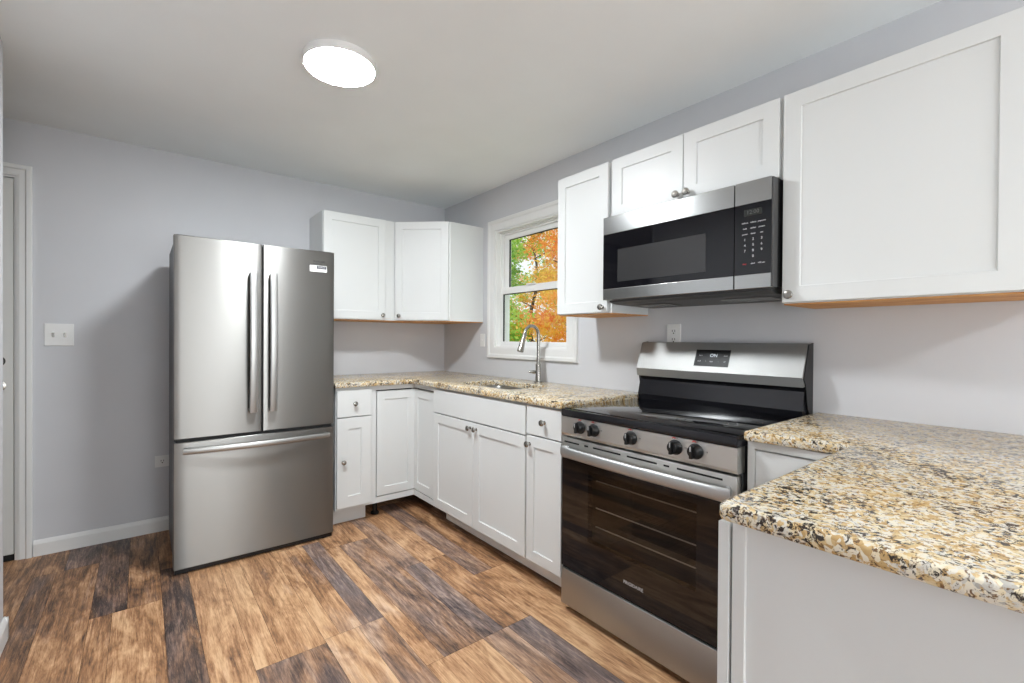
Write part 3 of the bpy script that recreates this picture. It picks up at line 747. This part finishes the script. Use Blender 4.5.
# front control strip
b = new(); prism(b, RW, [(.60, .861), (.652, .861), (.652, .79), (.645, .778), (.60, .778)], Y0 + .001, Y1 - .001); cp = obj('control_panel', b, M_steelp, rg)
def range_knob(s):
    z = .826; n0 = .652
    b = new(); lathe(b, RW.p(s, n0, z), (-1, 0, 0), [(.0265, 0), (.0265, .004), (.0225, .008), (.0205, .022), (.0175, .026), (0, .027)], 28)
    box(b, Fr(RW.p(s, n0, z), (0, -1, 0), (-1, 0, 0)), -.0055, .0055, .02, .037, -.021, .0225, .002)
    k = obj('knob', b, M_black, rg, True, 'black range knob')
    b = new(); box(b, Fr(RW.p(s, n0, z), (0, -1, 0), (-1, 0, 0)), -.0015, .0015, .0365, .0378, .004, .021); obj('pointer_line', b, M_print, k)
    b = new(); tube(b, [RW.p(s - .012 + .012 * j / 4, n0 + .0006, z + .0295 + .004 * math.sin(PI * j / 4)) for j in range(5)], .0018, 6); obj('red_arc', b, M_red, cp)
    text_mesh('dial_print', 'OFF', .008, RW.p(s + .0015, n0 + .0006, z + .031), (0, -1, 0), (0, 0, 1), M_print_dark, cp, .0002)
    text_mesh('dial_print', 'HI', .008, RW.p(s + .038, n0 + .0006, z + .004), (0, -1, 0), (0, 0, 1), M_print_dark, cp, .0002)
for s in (2.196, 2.270, 2.452, 2.636, 2.711): range_knob(s)
# oven door
b = new()
z0, z1 = .200, .770
box(b, RW, Y0 + .003, Y1 - .003, .618, .648, .677, z1, .004)                       # steel head rail
dr = obj('oven_door', b, M_steelp, rg, True)
b = new()
wy0, wy1, wz0, wz1 = 2.235, 2.712, .350, .648
for (a0, a1, c0, c1) in ((Y0 + .003, wy0, z0, .6765), (wy1, Y1 - .003, z0, .6765), (wy0, wy1, z0, wz0), (wy0, wy1, wz1, .6765)): box(b, RW, a0, a1, .618, .6465, c0, c1)
obj('door_glass', b, M_blackglass, dr)
b = new(); box(b, RW, wy0, wy1, .643, .6465, wz0, wz1); obj('oven_window', b, M_ovenglass, dr)
b = new()   # lined cavity behind the pane
box(b, RW, wy0 - .02, wy0, .33, .6175, wz0 - .05, wz1 + .02); box(b, RW, wy1, wy1 + .02, .33, .6175, wz0 - .05, wz1 + .02)
box(b, RW, wy0, wy1, .33, .34, wz0 - .05, wz1 + .02)
obj('oven_cavity', b, M_cavity, rg)
rg.children[0].data  # body stays hollow behind the window: rebuild it as a shell
body = rg.children[0]
nb = new()
box(nb, RW, Y0 + .002, Y0 + .03, .03, .615, .03, .862); box(nb, RW, Y1 - .03, Y1 - .002, .03, .615, .03, .862)
box(nb, RW, Y0 + .03, Y1 - .03, .03, .3, .03, .862); box(nb, RW, Y0 + .03, Y1 - .03, .3, .615, .03, .3); box(nb, RW, Y0 + .03, Y1 - .03, .3, .615, .67, .862)
for v in nb.verts: v.co -= Vector(rg.location)
nb.to_mesh(body.data); nb.free()
b = new()
for z in (.405, .485, .60):
    tube(b, [RW.p(wy0 + .005, .60, z), RW.p(wy1 - .005, .60, z)], .0028, 8)
obj('oven_rack', b, M_rack, rg, True)
b = new()
for z in (.405, .485, .60):
    for k in range(18): s = wy0 + .02 + (wy1 - wy0 - .04) * k / 17; tube(b, [RW.p(s, .36, z), RW.p(s, .60, z)], .0009, 6)
obj('rack_grid', b, M_cavity, rg, True)
b = new()   # vent slots above the handle
for (a, c_) in ((2.10, 2.185), (2.215, 2.235), (2.262, 2.40), (2.43, 2.56), (2.588, 2.61), (2.64, 2.80)): box(b, RW, a, c_, .64, .6492, .748, .7545)
obj('vent_slot', b, M_slot, dr)
b = new(); n = 24; secs = []
pts = [(Y0 + .036, .645)] + [(Y0 + .026 + (Y1 - Y0 - .046) * k / n, .669 + .02 * math.sin(PI * k / n) ** .6) for k in range(n + 1)] + [(Y1 - .03, .645)]
for i, (s, nn) in enumerate(pts):
    s0, n0 = pts[max(i - 1, 0)]; s1, n1 = pts[min(i + 1, len(pts) - 1)]; t = Vector((s1 - s0, n1 - n0)).normalized(); ring = []
    for k in range(16):
        a = 2 * PI * k / 16; cz = math.copysign(abs(math.cos(a)) ** .75, math.cos(a)) * .0225; cn = math.copysign(abs(math.sin(a)) ** .75, math.sin(a)) * .011
        ring.append(b.verts.new(RW.p(s - t.y * cn, nn + t.x * cn, .713 + cz)))
    secs.append(ring)
fs = []
for p_, q_ in zip(secs, secs[1:]): fs += [b.faces.new([p_[k], p_[(k + 1) % 16], q_[(k + 1) % 16], q_[k]]) for k in range(16)]
fs += [b.faces.new(secs[0]), b.faces.new(secs[-1][::-1])]; bmesh.ops.recalc_face_normals(b, faces=fs)
obj('handle', b, M_steel3, dr, True)
text_mesh('lettering', 'FRIGIDAIRE', .0175, RW.p(2.462, .6468, .262), (0, -1, 0), (0, 0, 1), M_print, dr, .0003)
b = new(); box(b, RW, Y0 + .002, Y1 - .002, .60, .648, .030, .190, .004); obj('storage_drawer', b, steel('stainless_steel_drawer', (172, 172, 170), .42, .3), rg, True)
b = new(); box(b, RW, Y0 + .004, Y1 - .004, .60, .638, .190, .1995); obj('drawer_gap', b, M_slot, rg)
b = new(); box(b, RW, Y0 + .03, Y1 - .03, .05, .60, .004, .03); obj('base_plate', b, M_dark, rg)
# backguard
b = new(); prism(b, RW, [(.02, .8985), (.085, .8985), (.094, .925), (.075, 1.0), (.06, 1.03), (.02, 1.03)], Y0 + .004, Y1 - .012); bgd = obj('backguard', b, M_enamel, rg)
b = new(); prism(b, RW, [(.012, 1.03), (.098, 1.018), (.104, 1.056), (.100, 1.066), (.052, 1.186), (.044, 1.190), (.012, 1.190)], Y0 + .001, Y1 - .009); ch = obj('backguard_head', b, steel('stainless_steel_head', (160, 160, 158), .5, 0.0), rg)
b = new(); prism(b, RW, [(.003, .88), (.055, .93), (.08, 1.03), (.096, 1.05), (.048, 1.186), (.003, 1.193)], Y1 - .0089, Y1 - .005); obj('side_cap', b, M_black, rg)
b = new(); prism(b, RW, [(.003, .88), (.055, .93), (.08, 1.03), (.096, 1.05), (.048, 1.186), (.003, 1.193)], Y0 - .004, Y0 + .0009); obj('side_cap', b, M_black, rg)
# display on the sloping face
sl_n = Vector((.056, .12)); sl = Vector((.100 - .052, 1.066 - 1.186)).normalized()   # (n, z) going down the slope
def slope(s, t, lift=0):
    n_ = .052 + sl.x * t - (-sl.y) * 0 ; z_ = 1.186 + sl.y * t
    nx, nz = -sl.y, sl.x
    return RW.p(s, n_ + nx * lift, z_ + nz * lift)
b = new(); vs = []
for lift in (-.002, .0012):
    vs += [b.verts.new(slope(s, t, lift)) for s, t in ((2.388, .032), (2.547, .032), (2.547, .112), (2.388, .112))]
fs = [b.faces.new(vs[:4]), b.faces.new(vs[4:])] + [b.faces.new([vs[i], vs[(i + 1) % 4], vs[4 + (i + 1) % 4], vs[4 + i]]) for i in range(4)]
bmesh.ops.recalc_face_normals(b, faces=fs); dp = obj('display', b, mat('display_glass', (9, 9, 11), .3, spec=.08), rg)
vup = RW.p(0, -sl.x, -sl.y) - RW.p(0, 0, 0)
text_mesh('display_text', 'ON', .022, slope(2.474, .060, .0014), (0, -1, 0), vup, M_led, dp, .0002)
for (s, t, tx) in ((2.414, .060, 'bake'), (2.528, .060, 'clock'), (2.411, .088, 'broil'), (2.441, .088, '+'), (2.468, .088, 'time'), (2.501, .088, '-'), (2.528, .088, 'off')):
    text_mesh('display_text', tx, .0085, slope(s, t, .0014), (0, -1, 0), vup, M_print, dp, .0001)

# ------------------------------------------------------------------ microwave
mw = thing('microwave', 'stainless steel over-the-range microwave with a black glass door, hung above the range', 'microwave', (-.2, -2.46, 1.39))
A0, A1 = 2.086, 2.831; MZ0, MZ1 = 1.389, 1.781; SP = 2.703
b = new(); box(b, RW, A0 + .004, A1 + .006, .002, .338, MZ0 + .004, MZ1 - .002); obj('body', b, M_black, mw)
def bands(name, u0, u1, win=None):
    for (za, zb) in ((1.698, MZ1), (MZ0, 1.441)):
        b = new(); box(b, RW, u0, u1, .346, .380, za, zb, .002); d = obj(name, b, M_steel2, mw)
    b = new(); box(b, RW, u0, u1, .346, .3785, 1.4412, 1.6978); g = obj('glass_front', b, M_mwglass, mw)
    if win: b = new(); box(b, RW, win[0], win[1], .377, .3789, win[2], win[3]); obj('window_mesh', b, M_mwwin, g)
    return d, g
d, g = bands('door_band', A0, SP - .0015, (2.170, 2.593, 1.470, 1.620))
b = new(); box(b, RW, A0 + .01, A1 - .006, .338, .346, MZ0 + .01, MZ1 - .008); obj('door_seal', b, M_slot, mw)
d2, g2 = bands('control_band', SP + .0015, A1)
b = new(); box(b, RW, 2.737, 2.800, .377, .3789, 1.655, 1.678); obj('display', b, mat('microwave_display', (40, 42, 40), .2), g2)
text_mesh('display_text', '12:00', .02, RW.p(2.768, .3791, 1.6665), (0, -1, 0), (0, 0, 1), M_print_dim, g2, .0001)
cols_ = (2.741, 2.770, 2.799)
rows_ = [('defrost', 'reheat', 'popcorn'), ('melt', 'soften', 'potato'), ('power', 'timer', 'set'), ('1', '2', '3'), ('4', '5', '6'), ('7', '8', '9'), ('', '0', ''), ('stop', 'start', '+30 sec')]
for ri, row in enumerate(rows_):
    z = 1.630 - ri * .0205 - (.006 if ri == 7 else 0)
    for ci, tx in enumerate(row):
        if tx: text_mesh('key_label', tx, .0125 if tx.isdigit() else .0078, RW.p(cols_[ci], .3789, z), (0, -1, 0), (0, 0, 1), M_red if tx == 'stop' else M_print, g2, .0001, bold=.0001)
b = new(); box(b, RW, A1, A1 + .0055, .338, .377, MZ0 + .002, MZ1 - .003); obj('side_trim', b, M_darkgrey, mw)
# underside: dark recess and grille
b = new(); prism(b, RW, [(.345, 1.3885), (.345, 1.380), (.30, 1.372), (.02, 1.366), (.002, 1.366), (.002, 1.3925), (.30, 1.3925)], A0 + .012, A1 - .012); ug = obj('underside', b, M_darkgrey, mw)
for (a, c_) in ((2.14, 2.33), (2.58, 2.78)): 
    b = new()
    for k in range(10): box(b, RW, a, c_, .1 + k * .014, .107 + k * .014, 1.3655, 1.3675)
    obj('grease_filter', b, M_nickel, ug)

# ------------------------------------------------------------------ ceiling light
def ceiling_light(x, y, label):
    t = thing('ceiling_light', label, 'light', (x, y, H))
    b = new(); lathe(b, (x, y, H - .0005), (0, 0, -1), [(.144, 0), (.144, .027), (.142, .031), (.1395, .031), (.1395, .027), (0, .027)], 64); obj('housing', b, M_plastic, t, True)
    b = new(); lathe(b, (x, y, H - .0278), (0, 0, -1), [(.139, 0), (.139, .002), (.134, .0032), (0, .0035)], 64); obj('diffuser', b, M_lamp, t, True)
ceiling_light(-1.476, -1.60, 'round flush white ceiling light, lit, on the ceiling over the kitchen floor')
ceiling_light(-1.6, -5.3, 'round flush white ceiling light, added out of view behind the camera as fill')  # unseen second fixture, put in for extra fill light

# ------------------------------------------------------------------ plates on the walls
def plate(name, fr, u, z, w, h, label, cat):
    t = thing(name, label, cat, fr.p(u, 0, z))
    b = new(); box(b, fr, u - w / 2, u + w / 2, .0005, .006, z - h / 2, z + h / 2, .002); p = obj('cover_plate', b, M_plastic, t)
    return t
t = plate('light_switch', BW, -2.486, 1.208, .120, .122, 'white double light switch plate on the back wall beside the entry door', 'switch')
for du_ in (-.024, .024):
    b = new(); box(b, BW, -2.486 + du_ - .005, -2.486 + du_ + .005, .005, .009, 1.196, 1.220); box(b, BW, -2.486 + du_ - .0035, -2.486 + du_ + .0035, .008, .018, 1.209, 1.219); obj('toggle', b, M_nickel, t)
def duplex(fr, u, z, label, ph=.118, dzs=(-.021, .021)):
    t = plate('wall_outlet', fr, u, z, .075, ph, label, 'outlet')
    for dz in dzs:
        b = new(); box(b, fr, u - .016, u + .016, .0055, .0075, z + dz - .015, z + dz + .015, .001); f = obj('socket', b, M_plastic, t)
        b = new()
        for q in (-.0065, .0065): box(b, fr, u + q - .0014, u + q + .0014, .0073, .0079, z + dz - .001, z + dz + .009)
        box(b, fr, u - .003, u + .003, .0073, .0079, z + dz - .011, z + dz - .005); obj('slot', b, M_slot, f)
    return t
duplex(RW, 2.232, 1.222, 'white double socket outlet on the wall above the range backguard')
duplex(BW, -2.022, .431, 'small outlet low on the back wall, left of the refrigerator', .07, (0,))
t = plate('cable_outlet', RW, .585, 1.19, .06, .10, 'small white blank plate on the wall between corner cabinet and window', 'outlet')
b = new(); lathe(b, RW.p(.585, .006, 1.19), (-1, 0, 0), [(.006, 0), (.006, .003), (.003, .004), (0, .004)], 12); obj('screw', b, M_plastic, t)

# ------------------------------------------------------------------ outside the window
def leaf_mat(name, cols):
    m = mat(name, (100, 140, 40), .6); nt, N, L, b = nodes(m)
    at = N.new('ShaderNodeAttribute'); at.attribute_name = 'leaf'
    r = ramp(nt, at.outputs['Fac'], [(k / (len(cols) - 1), lin(*c)) for k, c in enumerate(cols)]); L.new(r.outputs[0], b.inputs['Base Color'])
    tr = N.new('ShaderNodeBsdfTranslucent'); L.new(r.outputs[0], tr.inputs[0]); mx = N.new('ShaderNodeMixShader'); mx.inputs[0].default_value = .5
    L.new(b.outputs[0], mx.inputs[1]); L.new(tr.outputs[0], mx.inputs[2]); L.new(mx.outputs[0], N['Material Output'].inputs[0]); return m
M_green = leaf_mat('green_leaves', [(90, 150, 40), (150, 205, 60), (210, 235, 110), (140, 180, 70)])
M_orange = leaf_mat('orange_leaves', [(236, 130, 60), (250, 180, 80), (252, 220, 100), (240, 160, 90)])
M_mixed = leaf_mat('turning_leaves', [(120, 170, 50), (235, 200, 70), (250, 165, 60), (200, 215, 90)])
M_bark = mat('bark', (70, 60, 54), .9)
M_grass = mat('lawn', (120, 150, 60), .9)
GZ = -1.3
b = new(); box(b, WD, .6, 40, -14, 40, GZ - .2, GZ); g = obj('lawn', b, M_grass); g['kind'] = 'structure'
def tree(x, y, h, rad, m, nleaf, label, base=.25, trunk=.11, size=.095, seed=1):
    rnd = random.Random(seed)
    t = thing('tree', label, 'tree', (x, y, GZ))
    b = new(); pts = [(x + .12 * math.sin(k * 1.3 + seed), y + .12 * math.cos(k * 1.7 + seed), GZ + h * .92 * k / 8) for k in range(9)]
    tube(b, pts, [trunk * (1 - .09 * k) for k in range(9)], 10)
    for k in range(12):
        z = GZ + h * rnd.uniform(base, .85); a = rnd.uniform(0, 2 * PI); L_ = rad * rnd.uniform(.5, .95)
        i = min(8, int((z - GZ) / (h * .92) * 8)); p = Vector(pts[i]); p.z = z
        tube(b, [p, p + Vector((math.cos(a) * L_ * .5, math.sin(a) * L_ * .5, L_ * .25)), p + Vector((math.cos(a) * L_, math.sin(a) * L_, L_ * .4))], [trunk * .35, trunk * .2, trunk * .07], 6)
    obj('trunk', b, M_bark, t, True)
    vs = []; fs = []; cs = []
    clumps = []
    for k in range(46):
        zz = rnd.uniform(base, 1.0); rr = rad * math.sqrt(max(.05, 1 - ((zz - .55) / .5) ** 2)) * math.sqrt(rnd.random()); a = rnd.uniform(0, 2 * PI)
        clumps.append((x + rr * math.cos(a), y + rr * math.sin(a), GZ + h * zz, rnd.uniform(.3, .62), rnd.random()))
    for k in range(int(nleaf * 2.2)):
        c = rnd.choice(clumps); s = c[3]
        p = Vector((c[0] + rnd.gauss(0, s * .5), c[1] + rnd.gauss(0, s * .5), c[2] + rnd.gauss(0, s * .36)))
        u = Vector((rnd.gauss(0, 1), rnd.gauss(0, 1), rnd.gauss(0, .7))).normalized(); v = u.cross(Vector((rnd.gauss(0, 1), rnd.gauss(0, 1), rnd.gauss(0, 1)))).normalized()
        l = size * rnd.uniform(.6, 1.2); i = len(vs)
        for q in (p - u * l * .5, p + v * l * .3, p + u * l * .5, p - v * l * .3): vs.append(q - Vector((x, y, GZ)))
        fs.append((i, i + 1, i + 2, i + 3)); cs.append(min(1, max(0, c[4] * .7 + rnd.random() * .3)))
    me = bpy.data.meshes.new('foliage'); me.from_pydata(vs, [], fs); at = me.attributes.new('leaf', 'FLOAT', 'FACE')
    at.data.foreach_set('value', cs); me.materials.append(m)
    o = bpy.data.objects.new('foliage', me); COL.objects.link(o); o.parent = t
TREES = [
 (6.4, 4.1, 6.2, 1.15, M_orange, 7000, 'orange-leaved autumn tree filling the right side of the window view', .30),
 (3.2, 4.1, 6.4, .7, M_green, 5000, 'bright green tree outside the window, at the left of the view', .45),
 (10.4, 10.3, 8.0, 1.4, M_mixed, 8000, 'yellow and green turning tree standing farther behind the orange one', .2),
 (6.3, 7.6, 7.5, 1.0, M_green, 7000, 'dark-trunked green tree farther back at the left of the window', .3),
 (9.0, 6.9, 7.0, 1.1, M_orange, 7000, 'far orange tree behind, at the right of the window view', .15),
 (15.8, 13.6, 10, 2.3, M_green, 7000, 'tall green tree farthest off, showing between the nearer crowns', .1),
 (15.5, 19.2, 10, 2.3, M_mixed, 7000, 'tall yellowing tree farthest off at the left of the window view', .1)]
for k, (x, y, h, r, m, nl, lb, bs) in enumerate(TREES): tree(x, y, h, r, m, nl, lb, bs, seed=11 + k)

# groups of look-alikes
for o in COL.objects:
    if o.parent is None and 'category' in o:
        n = o.name.split('.')[0]
        if n == 'tree': o['group'] = 'autumn trees outside the window'
        elif n in ('wall_cabinet', 'corner_wall_cabinet'): o['group'] = 'white wall cabinets'
        elif n in ('base_cabinet', 'corner_base_cabinet', 'sink_base_cabinet', 'peninsula_cabinet'): o['group'] = 'white base cabinets'
        elif n == 'wall_outlet': o['group'] = 'white wall outlets'
        elif n == 'worktop': o['group'] = 'granite worktops'
        elif n == 'ceiling_light': o['group'] = 'flush ceiling lights'
